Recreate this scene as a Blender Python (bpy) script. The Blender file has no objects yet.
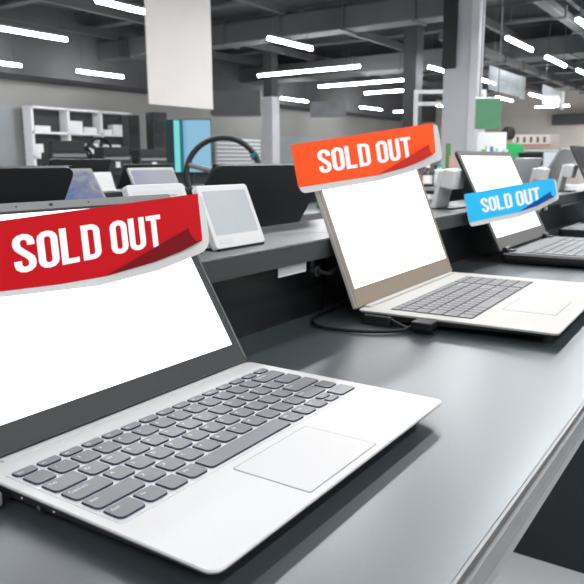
import bpy, bmesh, math, random
from mathutils import Vector, Matrix
random.seed(7)
S = bpy.context.scene
COL = S.collection
TZ = 0.9                      # height of the display counter's worktop
PI = math.pi

# ------------------------------------------------------------------ materials
def mat(name, col, rough=0.5, metal=0.0, noise=0.0, scale=40.0, emit=0.0, spec=0.5, alpha=1.0, bump=0.0, coat=0.0, aniso=None):
    m = bpy.data.materials.new(name); m.use_nodes = True
    nt = m.node_tree; b = nt.nodes['Principled BSDF']
    c = (col[0], col[1], col[2], 1)
    b.inputs['Base Color'].default_value = c
    b.inputs['Roughness'].default_value = rough
    b.inputs['Metallic'].default_value = metal
    b.inputs['Specular IOR Level'].default_value = spec
    b.inputs['Alpha'].default_value = alpha
    b.inputs['Coat Weight'].default_value = coat
    if emit:
        b.inputs['Emission Color'].default_value = c
        b.inputs['Emission Strength'].default_value = emit
    if noise or bump:
        tc = nt.nodes.new('ShaderNodeTexCoord'); n = nt.nodes.new('ShaderNodeTexNoise')
        n.inputs['Scale'].default_value = scale; n.inputs['Detail'].default_value = 4
        if aniso:
            mp = nt.nodes.new('ShaderNodeMapping'); mp.inputs['Scale'].default_value = aniso
            nt.links.new(tc.outputs['Object'], mp.inputs[0]); nt.links.new(mp.outputs[0], n.inputs['Vector'])
        else:
            nt.links.new(tc.outputs['Object'], n.inputs['Vector'])
        if noise:
            r = nt.nodes.new('ShaderNodeValToRGB')
            r.color_ramp.elements[0].position = 0.3; r.color_ramp.elements[1].position = 0.7
            r.color_ramp.elements[0].color = tuple(v*(1-noise) for v in col) + (1,)
            r.color_ramp.elements[1].color = tuple(min(1, v*(1+noise)) for v in col) + (1,)
            nt.links.new(n.outputs['Fac'], r.inputs[0]); nt.links.new(r.outputs[0], b.inputs['Base Color'])
        if bump:
            bp = nt.nodes.new('ShaderNodeBump'); bp.inputs['Strength'].default_value = bump; bp.inputs['Distance'].default_value = 0.001
            nt.links.new(n.outputs['Fac'], bp.inputs['Height']); nt.links.new(bp.outputs[0], b.inputs['Normal'])
    return m

M = {}
M['laminate'] = mat('counter_laminate', (.058, .072, .080), .31, 0, .06, 300, spec=1.0)
M['laminate'].node_tree.nodes['Principled BSDF'].inputs['Specular Tint'].default_value = (.84, .93, 1, 1)
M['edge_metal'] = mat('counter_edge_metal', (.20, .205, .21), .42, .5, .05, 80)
M['apron'] = mat('counter_apron', (.22, .23, .24), .45, .3, .04, 60)
M['riser_top'] = mat('riser_top', (.20, .21, .215), .38, .2, .05, 200, spec=.6)
M['riser_face'] = mat('riser_face', (.048, .056, .055), .35, 0, .05, 150)
M['black_panel'] = mat('black_panel', (.012, .013, .014), .42, 0, .1, 90)
M['silver'] = mat('silver_aluminium', (.63, .63, .635), .5, .15, .015, 500, spec=.3)
M['silver_well'] = mat('silver_keyboard_well', (.56, .57, .60), .4, .25, .015, 400)
M['silver_pad'] = mat('silver_touchpad', (.63, .63, .635), .5, .1, .01, 300, spec=.22)
M['groove'] = mat('touchpad_groove', (.30, .30, .31), .6)
M['grey_under'] = mat('laptop_underside', (.055, .058, .06), .5, .2, .06, 100)
M['key'] = mat('key_grey', (.145, .155, .17), .38, .25, .04, 200)
M['keyrim'] = mat('key_backlit_rim', (.035, .032, .07), .5)
M['legend'] = mat('key_legend_white', (.85, .86, .9), .5)
M['bezel_dark'] = mat('bezel_charcoal', (.030, .033, .034), .48, 0, .05, 200)
M['bezel_grey'] = mat('bezel_rubber_grey', (.24, .245, .25), .5, 0, .05, 200)
M['lid_edge'] = mat('lid_edge_metal', (.30, .31, .31), .35, .7)
M['taupe'] = mat('bezel_taupe', (.355, .295, .232), .5, .15, .04, 200, spec=.3)
M['champagne'] = mat('champagne_aluminium', (.60, .585, .56), .6, .1, .02, 300, spec=.15)
M['champagne_pad'] = mat('champagne_touchpad', (.60, .595, .58), .6, .05, .02, 300, spec=.15)
M['chkey'] = mat('champagne_key', (.30, .30, .31), .6, .1, .03, 200, spec=.15)
M['chwell'] = mat('keyboard_gap_dark', (.055, .055, .06), .6, 0, .05, 200)
M['bezel3'] = mat('bezel_warm_grey', (.20, .20, .19), .45, .1, .05, 200)
M['deck3'] = mat('deck_grey', (.30, .30, .31), .6, .1, .03, 200, spec=.15)
M['key3'] = mat('key_pale_grey', (.34, .34, .35), .6, .1, .03, 200, spec=.15)
M['black_plastic'] = mat('black_plastic', (.014, .015, .017), .45, 0, .1, 120)
M['black_lid'] = mat('black_lid', (.017, .019, .021), .5, 0, .08, 60)
M['grey_lid'] = mat('grey_lid', (.50, .51, .51), .42, .1, .05, 60)
M['screen'] = mat('lit_white_screen', (1, 1, 1), .3, emit=1.25)
M['white_plastic'] = mat('white_plastic', (.88, .88, .89), .38, 0, .01, 100)
M['epaper'] = mat('epaper_grey', (.58, .62, .66), .45, 0, .02, 200)
M['faint'] = mat('faint_grey_print', (.55, .55, .57), .5)
M['paper'] = mat('white_paper', (.82, .82, .83), .6, 0, .01, 100)
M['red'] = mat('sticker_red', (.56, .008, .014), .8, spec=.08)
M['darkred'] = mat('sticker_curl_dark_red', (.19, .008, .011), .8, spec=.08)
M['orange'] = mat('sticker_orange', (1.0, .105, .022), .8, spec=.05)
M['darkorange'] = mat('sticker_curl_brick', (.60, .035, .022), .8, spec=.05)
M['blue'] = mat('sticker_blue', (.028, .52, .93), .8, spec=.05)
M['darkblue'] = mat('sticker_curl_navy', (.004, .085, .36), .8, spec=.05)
M['backing'] = mat('sticker_backing', (.66, .66, .65), .6)
M['white_ink'] = mat('sticker_white_ink', (.97, .97, .97), .7)
M['tube'] = mat('lamp_tube', (.98, .99, 1), .4, emit=75)
M['lamp_body'] = mat('lamp_housing', (.35, .35, .36), .5, .3)
M['cable'] = mat('black_cable', (.010, .011, .012), .5, spec=.25)
M['steel_wire'] = mat('steel_wire', (.10, .10, .105), .6, .2)
M['ceil'] = mat('ceiling_paint', (.060, .061, .064), .8, 0, .25, .8)
M['beam'] = mat('beam_paint', (.085, .086, .09), .7, 0, .15, 1.5)
M['duct'] = mat('duct_metal', (.085, .086, .088), .65, .1, .1, 1.2)
M['wall'] = mat('wall_paint', (.34, .335, .32), .8, 0, .08, .6)
M['wall_panel'] = mat('wall_panel_grey', (.33, .35, .37), .7, 0, .05, 1)
M['bulkhead'] = mat('bulkhead_dark', (.085, .085, .088), .8, 0, .12, .7)
M['wall_far'] = mat('wall_far_beige', (.62, .57, .52), .8, 0, .08, .5)
M['dark_band'] = mat('dark_signband', (.055, .06, .062), .6, 0, .1, 1)
M['pillar'] = mat('pillar_paint', (.46, .47, .49), .6, 0, .04, 2)
M['pillar_pale'] = mat('pillar_pale', (.62, .62, .65), .6, 0, .04, 2)
M['pillar_dark'] = mat('pillar_dark', (.04, .042, .045), .7, 0, .08, 2)
M['banner'] = mat('banner_white', (.60, .57, .555), .8, 0, .02, 3)
M['acrylic'] = mat('acrylic_sign', (.45, .48, .51), .18, 0, .25, 2.5, alpha=.80, aniso=(.6, 1, 3))
M['acrylic_dim'] = mat('acrylic_sign_dim', (.22, .23, .25), .25, 0, .2, 2.5, alpha=.75)
M['green_banner'] = mat('green_banner', (.055, .17, .085), .7, 0, .05, 5)
M['floor'] = mat('floor_tile', (.87, .88, .90), .35, 0, .04, 3)
M['shelf_white'] = mat('shelf_white', (.86, .86, .88), .5, 0, .03, 5)
M['shelf_dark'] = mat('shelf_back_dark', (.045, .045, .047), .7, 0, .15, 4)
M['skin'] = mat('skin', (.50, .29, .21), .55, 0, .05, 60)
M['hair'] = mat('hair_dark', (.018, .012, .010), .6, 0, .2, 120)
M['shirt'] = mat('shirt_green', (.012, .33, .09), .8, 0, .08, 60)
M['trousers'] = mat('trousers_navy', (.015, .02, .06), .8, 0, .08, 60)
def flat(name, col, rough=.5, **k): 
    if name not in M: M[name] = mat(name, col, rough, **k)
    return M[name]

def screen_mat(name, kind):
    """picture on a lit screen, drawn from object coordinates (x across, y up)"""
    m = bpy.data.materials.new(name); m.use_nodes = True; nt = m.node_tree; b = nt.nodes['Principled BSDF']
    tc = nt.nodes.new('ShaderNodeTexCoord'); L = nt.links.new
    r = nt.nodes.new('ShaderNodeValToRGB'); e = r.color_ramp.elements
    sep = nt.nodes.new('ShaderNodeSeparateXYZ'); L(tc.outputs['Generated'], sep.inputs[0])
    st = 1.0
    def ramp(stops):
        while len(e) < len(stops): e.new(.5)
        for i, (p, c) in enumerate(stops): e[i].position = p; e[i].color = c + (1,)
    if kind == 'blue':
        n = nt.nodes.new('ShaderNodeTexNoise'); n.inputs['Scale'].default_value = 3.2; n.inputs['Detail'].default_value = 3; n.inputs['Distortion'].default_value = 1.5
        L(tc.outputs['Generated'], n.inputs['Vector'])
        ad = nt.nodes.new('ShaderNodeMath'); ad.operation = 'MULTIPLY_ADD'; ad.inputs[1].default_value = .50
        L(sep.outputs['Y'], ad.inputs[0]); L(n.outputs['Fac'], ad.inputs[2]); L(ad.outputs[0], r.inputs[0])
        ramp([(.42, (.015, .03, .12)), (.58, (.03, .10, .38)), (.70, (.10, .22, .52)), (.82, (.26, .28, .48)), (1.0, (.40, .46, .53))]); st = .55
    elif kind == 'lilac':
        L(sep.outputs['X'], r.inputs[0]); ramp([(0, (.42, .41, .58)), (.5, (.52, .51, .62)), (1, (.50, .50, .56))]); st = .75
    elif kind == 'game':
        L(sep.outputs['X'], r.inputs[0]); r.color_ramp.interpolation = 'CONSTANT'
        ramp([(0, (.006, .03, .04)), (.17, (.22, .85, .83)), (.30, (.02, .16, .21)), (.38, (.24, .52, .76)), (.46, (.30, .60, .82))]); st = .85
    elif kind == 'mono':
        L(sep.outputs['Y'], r.inputs[0]); ramp([(0, (.72, .78, .86)), (.6, (.62, .74, .95)), (1, (.40, .50, .85))]); st = .95
    elif kind == 'sunset':
        L(sep.outputs['Y'], r.inputs[0]); ramp([(0, (.55, .16, .04)), (.45, (.75, .20, .05)), (.52, (.12, .05, .04)), (.58, (.85, .85, .85)), (.66, (.75, .75, .77)), (.70, (.045, .046, .05)), (1, (.05, .05, .055))]); st = .75
    L(r.outputs[0], b.inputs['Emission Color']); b.inputs['Emission Strength'].default_value = st
    b.inputs['Base Color'].default_value = (.015, .015, .015, 1); b.inputs['Roughness'].default_value = .4; b.inputs['Specular IOR Level'].default_value = .12
    return m

# ------------------------------------------------------------------ mesh helpers
class MB:
    def __init__(s): s.v = []; s.f = []; s.m = []
    def add(s, vs, fs, mi=0, T=None):
        o = len(s.v)
        s.v += [tuple(T @ Vector(p)) if T is not None else tuple(p) for p in vs]
        s.f += [[o+i for i in f] for f in fs]; s.m += [mi]*len(fs)
        return s
    def box(s, a, b, mi=0, T=None):
        x0, y0, z0 = a; x1, y1, z1 = b
        return s.add([(x0,y0,z0),(x1,y0,z0),(x1,y1,z0),(x0,y1,z0),(x0,y0,z1),(x1,y0,z1),(x1,y1,z1),(x0,y1,z1)],
              [(3,2,1,0),(4,5,6,7),(0,1,5,4),(1,2,6,5),(2,3,7,6),(3,0,4,7)], mi, T)
    def prism(s, poly, z0, z1, mi=0, T=None, top=None, side=None):
        """poly counter-clockwise; top = polygon of the upper face (same count) for tapers"""
        n = len(poly); tp = top or poly
        z0f = z0 if callable(z0) else (lambda x, y: z0); z1f = z1 if callable(z1) else (lambda x, y: z1)
        vs = [(x, y, z0f(x, y)) for x, y in poly] + [(x, y, z1f(x, y)) for x, y in tp]
        o = len(s.m)
        s.add(vs, [list(range(n))[::-1], list(range(n, 2*n))] + [(i, (i+1) % n, n+(i+1) % n, n+i) for i in range(n)], mi, T)
        if side is not None:
            for k in range(o+2, len(s.m)): s.m[k] = side
            s.m[o] = side
        return s
    def cyl(s, p0, p1, r0, r1=None, n=12, mi=0):
        r1 = r0 if r1 is None else r1; p0 = Vector(p0); p1 = Vector(p1); d = (p1-p0).normalized()
        a = d.orthogonal().normalized(); b = d.cross(a); vs = []
        for p, r in ((p0, r0), (p1, r1)):
            vs += [p + r*(math.cos(2*PI*i/n)*a + math.sin(2*PI*i/n)*b) for i in range(n)]
        return s.add(vs, [list(range(n))[::-1], list(range(n, 2*n))] + [(i, (i+1) % n, n+(i+1) % n, n+i) for i in range(n)], mi)
    def tube(s, pts, r, n=8, mi=0, closed=False):
        pts = [Vector(p) for p in pts]; N = len(pts); vs = []; up = None
        for i, p in enumerate(pts):
            a = pts[(i-1) % N] if (closed or i) else p; b = pts[(i+1) % N] if (closed or i < N-1) else p
            d = (b-a).normalized()
            if up is None: up = d.orthogonal().normalized()
            up = (up - d*up.dot(d)).normalized(); q = d.cross(up)
            rr = r[i] if isinstance(r, (list, tuple)) else r
            vs += [p + rr*(math.cos(2*PI*k/n)*up + math.sin(2*PI*k/n)*q) for k in range(n)]
        fs = []
        for i in range(N if closed else N-1):
            j = (i+1) % N
            fs += [(i*n+k, i*n+(k+1) % n, j*n+(k+1) % n, j*n+k) for k in range(n)]
        if not closed: fs += [list(range(n))[::-1], list(range((N-1)*n, N*n))]
        return s.add(vs, fs, mi)
    def lathe(s, prof, c=(0,0,0), n=16, mi=0):
        vs = []; m = len(prof)
        for r, z in prof: vs += [(c[0]+r*math.cos(2*PI*k/n), c[1]+r*math.sin(2*PI*k/n), c[2]+z) for k in range(n)]
        fs = [(i*n+k, i*n+(k+1) % n, (i+1)*n+(k+1) % n, (i+1)*n+k) for i in range(m-1) for k in range(n)]
        return s.add(vs, fs + [list(range(n))[::-1], list(range((m-1)*n, m*n))], mi)
    def mesh(s, name, mats):
        me = bpy.data.meshes.new(name); me.from_pydata(s.v, [], s.f)
        for m in (mats if isinstance(mats, (list, tuple)) else [mats]): me.materials.append(M[m] if isinstance(m, str) else m)
        me.polygons.foreach_set('material_index', s.m); me.update(); return me
    def build(s, name, mats, parent=None, bevel=0, seg=2, smooth=False):
        o = bpy.data.objects.new(name, s.mesh(name, mats)); COL.objects.link(o)
        if parent is not None: o.parent = parent
        if bevel:
            b = o.modifiers.new('bevel', 'BEVEL'); b.width = bevel; b.segments = seg; b.limit_method = 'ANGLE'; b.angle_limit = math.radians(40)
        if smooth:
            for p in o.data.polygons: p.use_smooth = True
        return o

def rrect(x0, y0, x1, y1, r, n=5):
    """rounded rectangle; r = radius or (bl, br, tr, tl)"""
    rs = r if isinstance(r, (list, tuple)) else (r,)*4
    out = []
    for (cx, cy, sx, sy, a0, q) in ((x0, y0, 1, 1, PI, rs[0]), (x1, y0, -1, 1, 1.5*PI, rs[1]), (x1, y1, -1, -1, 0, rs[2]), (x0, y1, 1, -1, .5*PI, rs[3])):
        if q <= 0: out.append((cx, cy)); continue
        for k in range(n+1):
            a = a0 + .5*PI*k/n
            out.append((cx + sx*q + q*math.cos(a), cy + sy*q + q*math.sin(a)))
    return out

def tag(o, label=None, cat=None, group=None, kind=None):
    if label: o['label'] = label
    if cat: o['category'] = cat
    if group: o['group'] = group
    if kind: o['kind'] = kind
    return o
def thing(name, label, cat, loc=(0,0,0), rz=0, group=None):
    o = bpy.data.objects.new(name, None); COL.objects.link(o); o.empty_display_size = .05
    o.location = loc; o.rotation_euler = (0, 0, rz)
    return tag(o, label, cat, group)
def copy_tree(o, parent=None):
    c = o.copy(); COL.objects.link(c)
    if parent is not None: c.parent = parent
    for ch in list(o.children): copy_tree(ch, c)
    return c
def struct(name, mb, m, **k): return tag(mb.build(name, m, **k), kind='structure')

_txt = {}
def text_mesh(s):
    """flat outline of a word, origin at its lower left, cap height about 0.7"""
    if s not in _txt:
        cu = bpy.data.curves.new('word', 'FONT'); cu.body = s; cu.size = 1
        ob = bpy.data.objects.new('word', cu); COL.objects.link(ob)
        bpy.context.view_layer.update()
        me = bpy.data.meshes.new_from_object(ob.evaluated_get(bpy.context.evaluated_depsgraph_get()))
        _txt[s] = ([tuple(v.co) for v in me.vertices], [tuple(p.vertices) for p in me.polygons])
        bpy.data.objects.remove(ob); bpy.data.curves.remove(cu); bpy.data.meshes.remove(me)
    return _txt[s]
def add_text(mb, s, x, y, z, h, mi=0, T=None, width=None):
    v, f = text_mesh(s); k = h/.7
    kx = k if width is None else width/max(p[0] for p in v)
    mb.add([(x+p[0]*kx, y+p[1]*k, z) for p in v], f, mi, T)

# ------------------------------------------------------------------ laptops
def key_rows(full=False):
    R = []
    R.append([(1, t) for t in ['Esc', 'F1', 'F2', 'F3', 'F4', 'F5', 'F6', 'F7', 'F8', 'F9', 'F10', 'F11', 'F12', 'Ins', 'Del']])
    R.append([(1, t) for t in '`1234567890-='] + [(2, 'Backspace')])
    R.append([(1.5, 'Tab')] + [(1, t) for t in 'QWERTYUIOP[]'] + [(1.5, '\\')])
    R.append([(1.75, 'CapsLock')] + [(1, t) for t in "ASDFGHJKL;'"] + [(2.25, 'Enter')])
    R.append([(2.25, 'Shift')] + [(1, t) for t in 'ZXCVBNM,./'] + [(1.75, 'Shift'), (1, '')])
    R.append([(1.25, 'Ctrl'), (1, 'Fn'), (1, ''), (1, 'Alt'), (5.25, ''), (1, 'Alt'), (1, 'Ctrl'), (1, '<'), (1, ''), (1.5, '>')])
    if full:
        for i, r in enumerate(R): r += [(.25, None)] + ([(1, '')]*4 if i != 5 else [(2, ''), (1, ''), (1, '')])
    return R

def make_keys(parent, x0, y0, x1, y1, z, mats, full=False, legends=True, gap=.0027, h=.0013, rr=(.0035, .0035, .0012, .0012)):
    rows = key_rows(full); nu = 19.25 if full else 15
    pu = (x1-x0)/nu; fh = .62; ph = (y1-y0)/(5+fh)
    y = y1
    for ri, row in enumerate(rows):
        rh = ph*(fh if ri == 0 else 1); y -= rh; x = x0
        for w, t in row:
            kw = w*pu
            if t is not None:
                kx, ky, kX, kY = x+gap/2, y+gap/2, x+kw-gap/2, y+rh-gap/2
                cx, cy = (kx+kX)/2, (ky+kY)/2
                r = tuple(min(q, (kY-ky)*.42) for q in rr)
                halves = [(ky, kY)]
                if ri == 5 and t == '' and w == 1 and not full and x > x0+10*pu: halves = [(ky, cy-gap*.25), (cy+gap*.25, kY)]
                for a, b in halves:
                    mb = MB(); q = tuple(min(v, (b-a)*.42) for v in r)
                    base = rrect(kx-cx, a-cy, kX-cx, b-cy, q, 3)
                    top = rrect(kx-cx+.0004, a-cy+.0004, kX-cx-.0004, b-cy-.0004, q, 3)
                    mb.prism(base, 0, h, 0, None, top, side=1)
                    if legends and t:
                        th = .0032 if len(t) == 1 else .0026
                        if ri == 0: add_text(mb, t, kx-cx+.0022, -th*.5, h+.00012, th*.85, 2)
                        else: add_text(mb, t, kx-cx+.0030, b-cy-th-.0034, h+.00012, th, 2)
                    k = mb.build('key', mats, parent); k.location = (cx, cy, z)
            x += kw

def lid_matrix(D, H, a):
    return Matrix(((1,0,0,0), (0, math.sin(a), -math.cos(a), D), (0, math.cos(a), math.sin(a), H), (0,0,0,1)))

def make_lid(root, W, D, H, a, L, mats, scr, screen_m, th=.006, r=.009, top_strip=0, edge=None):
    """mats = (front bezel, back); scr = (u0, v0, u1, v1) of the lit area"""
    T = lid_matrix(D, H, a)
    out = rrect(0, 0, W, L, (.002, .002, r, r)); inn = rrect(.0012, .0012, W-.0012, L-.0012, (.002, .002, r-.001, r-.001))
    mb = MB(); mb.prism(out, -th, -.0010, 1)
    mb.prism(out, -.0010, .0, 2, None, inn)
    lid = mb.build('lid', [mats[0], mats[1], edge or mats[1]], root); lid.matrix_local = T
    fm = MB(); u0, v0, u1, v1 = scr
    o = [(.0012, .0012), (W-.0012, .0012), (W-.0012, L-.0012), (.0012, L-.0012)]; i = [(u0, v0), (u1, v0), (u1, v1), (u0, v1)]
    for k in range(4):
        j = (k+1) % 4; fm.prism([o[k], o[j], i[j], i[k]], 0, .0012, 0)
    fm.build('bezel', mats[0], lid)
    MB().prism([(u0, v0), (u1, v0), (u1, v1), (u0, v1)], .0001, .0006).build('screen', screen_m, lid)
    return lid

def wedge_base(root, W, D, H, mats, r=.008, lip=.0045, front_z=.0085, back_z=.0030, name='base', inset=.006):
    mb = MB(); full = rrect(0, 0, W, D, r); low = rrect(inset, inset, W-inset, D-.002, r)
    mid = rrect(.0008, .0008, W-.0008, D-.0008, r)
    mb.prism(mid, H-lip, H-.0008, 0, None, full); top = rrect(.0008, .0008, W-.0008, D-.0008, r)
    mb.prism(full, H-.0008, H, 0, None, top)
    mb.prism(low, lambda x, y: front_z + (back_z-front_z)*y/D, H-lip, 1, None, mid)
    b = mb.build(name, mats, root)
    for (x, y) in ((.03, .02), (W-.03, .02), (.03, D-.03), (W-.03, D-.03)):
        MB().lathe([(.006, 0), (.0065, .001), (.0065, front_z+.001)], (x, y, 0), 12).build('rubber_foot', 'black_plastic', b)
    return b

# --- nearest laptop: silver, charcoal chin
W1, D1, A1, L1, H1 = .307, .2159, .5475, .1985, .016
lap1 = thing('laptop', 'nearest open silver laptop with grey keys and blank white screen', 'laptop', (0, 0, TZ), 0, 'open laptops facing the aisle')
b1 = wedge_base(lap1, W1, D1, H1, ['silver', 'grey_under'], lip=.0024)
hb = MB(); hb.box((.02, D1-.0085, H1-.002), (W1-.02, D1-.0015, H1+.0007)); hb.build('hinge', 'silver', lap1, .0004)
kb1 = MB().prism(rrect(.0077, .0763, .2950, .1905, .004), H1, H1+.00025).build('keyboard', 'silver_well', lap1)
make_keys(kb1, .0092, .0783, .2935, .1875, H1+.00025, ['key', 'keyrim', 'legend'])
tp = MB().prism(rrect(.0990, .0062, .1900, .0690, .002), H1, H1+.0002, 1)
tp.prism(rrect(.0998, .0070, .1892, .0682, .002), H1+.0002, H1+.0003, 0); tp.build('touchpad', ['silver_pad', 'groove'], lap1)
pt = MB()
pt.cyl((.0060, .145, .0088), (.0016, .145, .0088), .0027, n=14); pt.cyl((.0060, .145, .0088), (.0014, .145, .0088), .0016, n=12, mi=1)
pt.build('audio_jack', ['black_plastic', 'lid_edge'], lap1)
for y in (.131, .163):
    pl = MB(); pl.cyl((.004, y, .0100), (.0022, y, .0100), .0008, n=8); pl.build('indicator_light', flat('indicator_white', (.9, .9, .9)), lap1)
usb = MB()
usb.box((.0016, .176, .0060), (.006, .186, .0105)); usb.build('port', 'black_plastic', lap1)
lid1 = make_lid(lap1, W1, D1, H1+.001, A1, L1, ('bezel_dark', 'silver'), (.0045, .0210, W1-.0125, L1-.0105), M['screen'], edge='lid_edge')
ts = MB().prism(rrect(.002, L1-.0085, W1-.002, L1-.0008, .003), .0011, .0020); ts.build('rubber_bumper', 'bezel_grey', lid1)
cam_ = MB()
for u, q in ((.118, .0010), (.153, .0022), (.195, .0010)): cam_.prism([(u+q*math.cos(k*PI/5), L1-.0046+q*.7*math.sin(k*PI/5)) for k in range(10)], .0019, .0023)
cam_.build('camera_lens', 'black_plastic', lid1)
gl = MB().box((W1-.0040, .004, .0012), (W1-.0030, L1-.012, .0016)); gl.build('seam', 'lid_edge', lid1)

# --- second laptop: champagne with taupe bezel
X2, Y2, R2, W2, D2, A2, H2, L2 = .5911, -.0291, .0245, .3846, .2676, .3736, .018, .232
lap2 = thing('laptop', 'silver laptop with taupe screen frame, second from the front, under orange sticker', 'laptop', (X2, Y2, TZ), R2, 'open laptops facing the aisle')
wedge_base(lap2, W2, D2, H2, ['champagne', 'grey_under'], lip=.003, front_z=.010, inset=.010)
hg = MB()
hg.box((.020, D2-.011, H2-.001), (W2-.020, D2-.002, H2+.003)); hg.build('hinge', 'champagne', lap2, .001)
kb2 = MB().prism(rrect(.0225, .1115, .3490, .2285, .003), H2, H2+.0002).build('keyboard', 'chwell', lap2)
make_keys(kb2, .0235, .1125, .3480, .2275, H2+.0002, ['chkey', 'chwell', 'legend'], True, True, gap=.0016, h=.0009, rr=(.001,)*4)
tp = MB().prism(rrect(.1010, .0240, .2060, .0960, .002), H2, H2+.0002, 1)
tp.prism(rrect(.1022, .0252, .2048, .0948, .002), H2+.0002, H2+.0003, 0); tp.build('touchpad', ['champagne_pad', 'groove'], lap2)
po = MB()
for y, q in ((.205, .014), (.180, .014), (.150, .013), (.128, .010), (.098, .026)): po.box((.0035, y, .0102), (.0095, y+q, .0148))
po.build('port', 'black_plastic', lap2)
lid2 = make_lid(lap2, W2, D2, H2+.001, A2, L2, ('taupe', 'champagne'), (.0100, .0270, W2-.0105, L2-.013), M['screen'], edge='champagne')
lg = MB(); add_text(lg, 'o', W2*.5, .013, .0013, .003); 

# --- third laptop: black body, grey deck
X3, W3, D3, A3, H3, L3 = 1.2416, .405, .28, .4653, .024, .243
Y3 = .2439-D3
lap3 = thing('laptop', 'black laptop with grey keyboard deck behind the blue sticker, third from the front', 'laptop', (X3, Y3, TZ), 0, 'open laptops facing the aisle')
mb = MB()
mb.prism(rrect(.004, .004, W3-.004, D3-.003, .012), lambda x, y: .006-.003*y/D3, .012, 0, None, rrect(0, 0, W3, D3, .014))
mb.prism(rrect(0, 0, W3, D3, .014), .012, H3-.004, 0)
mb.prism(rrect(0, 0, W3, D3, .014), H3-.004, H3-.002, 0, None, rrect(.003, .003, W3-.003, D3-.003, .013))
b3 = mb.build('base', ['black_plastic'], lap3)
for (x, y) in ((.03, .03), (W3-.03, .03), (.03, D3-.03), (W3-.03, D3-.03)): MB().lathe([(.007, 0), (.0075, .001), (.0075, .007)], (x, y, 0), 12).build('rubber_foot', 'black_plastic', b3)
MB().prism(rrect(.008, .008, W3-.008, D3-.014, .008), H3-.002, H3).build('deck', 'deck3', lap3)
kb3 = MB().prism(rrect(.022, .113, .384, .232, .003), H3, H3+.0002).build('keyboard', 'chwell', lap3)
make_keys(kb3, .023, .114, .383, .231, H3+.0002, ['key3', 'chwell', 'legend'], True, False, gap=.0019, h=.0012, rr=(.001,)*4)
tp = MB().prism(rrect(.12, .02, .23, .095, .003), H3, H3+.0002, 1)
tp.prism(rrect(.1208, .0208, .2292, .0942, .003), H3+.0002, H3+.0003, 0); tp.build('touchpad', ['deck3', 'groove'], lap3)
for x in (.018, W3-.050):
    h = MB(); h.cyl((x, D3-.004, H3+.003), (x+.032, D3-.004, H3+.003), .0065, n=14); h.box((x+.004, D3-.022, H3-.001), (x+.028, D3-.004, H3+.004)); h.build('hinge', 'black_plastic', lap3, .001)
lid3 = make_lid(lap3, W3, D3, H3+.002, A3, L3, ('bezel3', 'black_plastic'), (.014, .030, W3-.022, L3-.013), M['screen'], r=.012, edge='black_plastic')

# --- fourth laptop at the right edge
X4, W4, D4, A4, H4, L4 = 2.26, .38, .26, .46, .022, .275
lap4 = thing('laptop', 'dark laptop with orange picture on screen, fourth from the front, at right edge', 'laptop', (X4, -.050, TZ), 0, 'open laptops facing the aisle')
wedge_base(lap4, W4, D4, H4, ['black_plastic', 'black_plastic'])
kb4 = MB().prism(rrect(.02, .11, .36, .225, .003), H4, H4+.0002).build('keyboard', 'chwell', lap4)
make_keys(kb4, .021, .111, .359, .224, H4+.0002, ['key', 'chwell', 'legend'], True, False, gap=.002, h=.001, rr=(.001,)*4)
h = MB(); h.cyl((.03, D4-.004, H4+.002), (W4-.03, D4-.004, H4+.002), .005, n=12); h.build('hinge', 'black_plastic', lap4)
make_lid(lap4, W4, D4, H4+.002, A4, L4, ('bezel_dark', 'black_plastic'), (.016, .026, W4-.016, L4-.018), screen_mat('screen_orange_picture', 'sunset'), edge='bezel_grey')

# --- laptops on the far side of the counter, seen from behind
def back_laptop(x, hy, W, L, a, lidm, label, edge, chrome=True):
    D = .23
    t = thing('laptop', label, 'laptop', (x+W, hy+D, TZ), PI, 'laptops on the far side seen from behind')
    wedge_base(t, W, D, .018, ['black_plastic', 'black_plastic'])
    h = MB(); h.cyl((.03, D-.003, .019), (W-.03, D-.003, .019), .005, n=12); h.build('hinge', 'black_plastic', t)
    lid = make_lid(t, W, D, .019, a, L, ('bezel_dark', lidm), (.012, .022, W-.012, L-.014), flat('screen_off', (.01, .01, .012), .2), r=.014, edge=edge)
    kb = MB().prism(rrect(.02, .10, W-.02, .20, .003), .018, .0182).build('keyboard', 'chwell', t)
    make_keys(kb, .021, .101, W-.021, .199, .0182, ['key', 'chwell', 'legend'], False, False, gap=.002, h=.001, rr=(.001,)*4)
    return t
back_laptop(.577, .612, .338, .236, .57, 'black_lid', 'black laptop lid seen from behind, left of the orange sticker', 'lid_edge')
back_laptop(-.03, .612, .345, .236, .57, 'black_lid', 'black laptop lid with silver rim seen from behind at left edge', 'lid_edge')
back_laptop(1.655, .60, .34, .232, .57, 'black_lid', 'black laptop lid seen from behind, between white stand and third laptop', 'black_plastic')
back_laptop(2.02, .55, .33, .235, .45, 'grey_lid', 'grey laptop lid seen from behind, above the end of the blue sticker', 'lid_edge')
back_laptop(2.52, .56, .35, .282, .50, 'grey_lid', 'grey laptop lid seen from behind, left of the fourth laptop', 'lid_edge')

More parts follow.
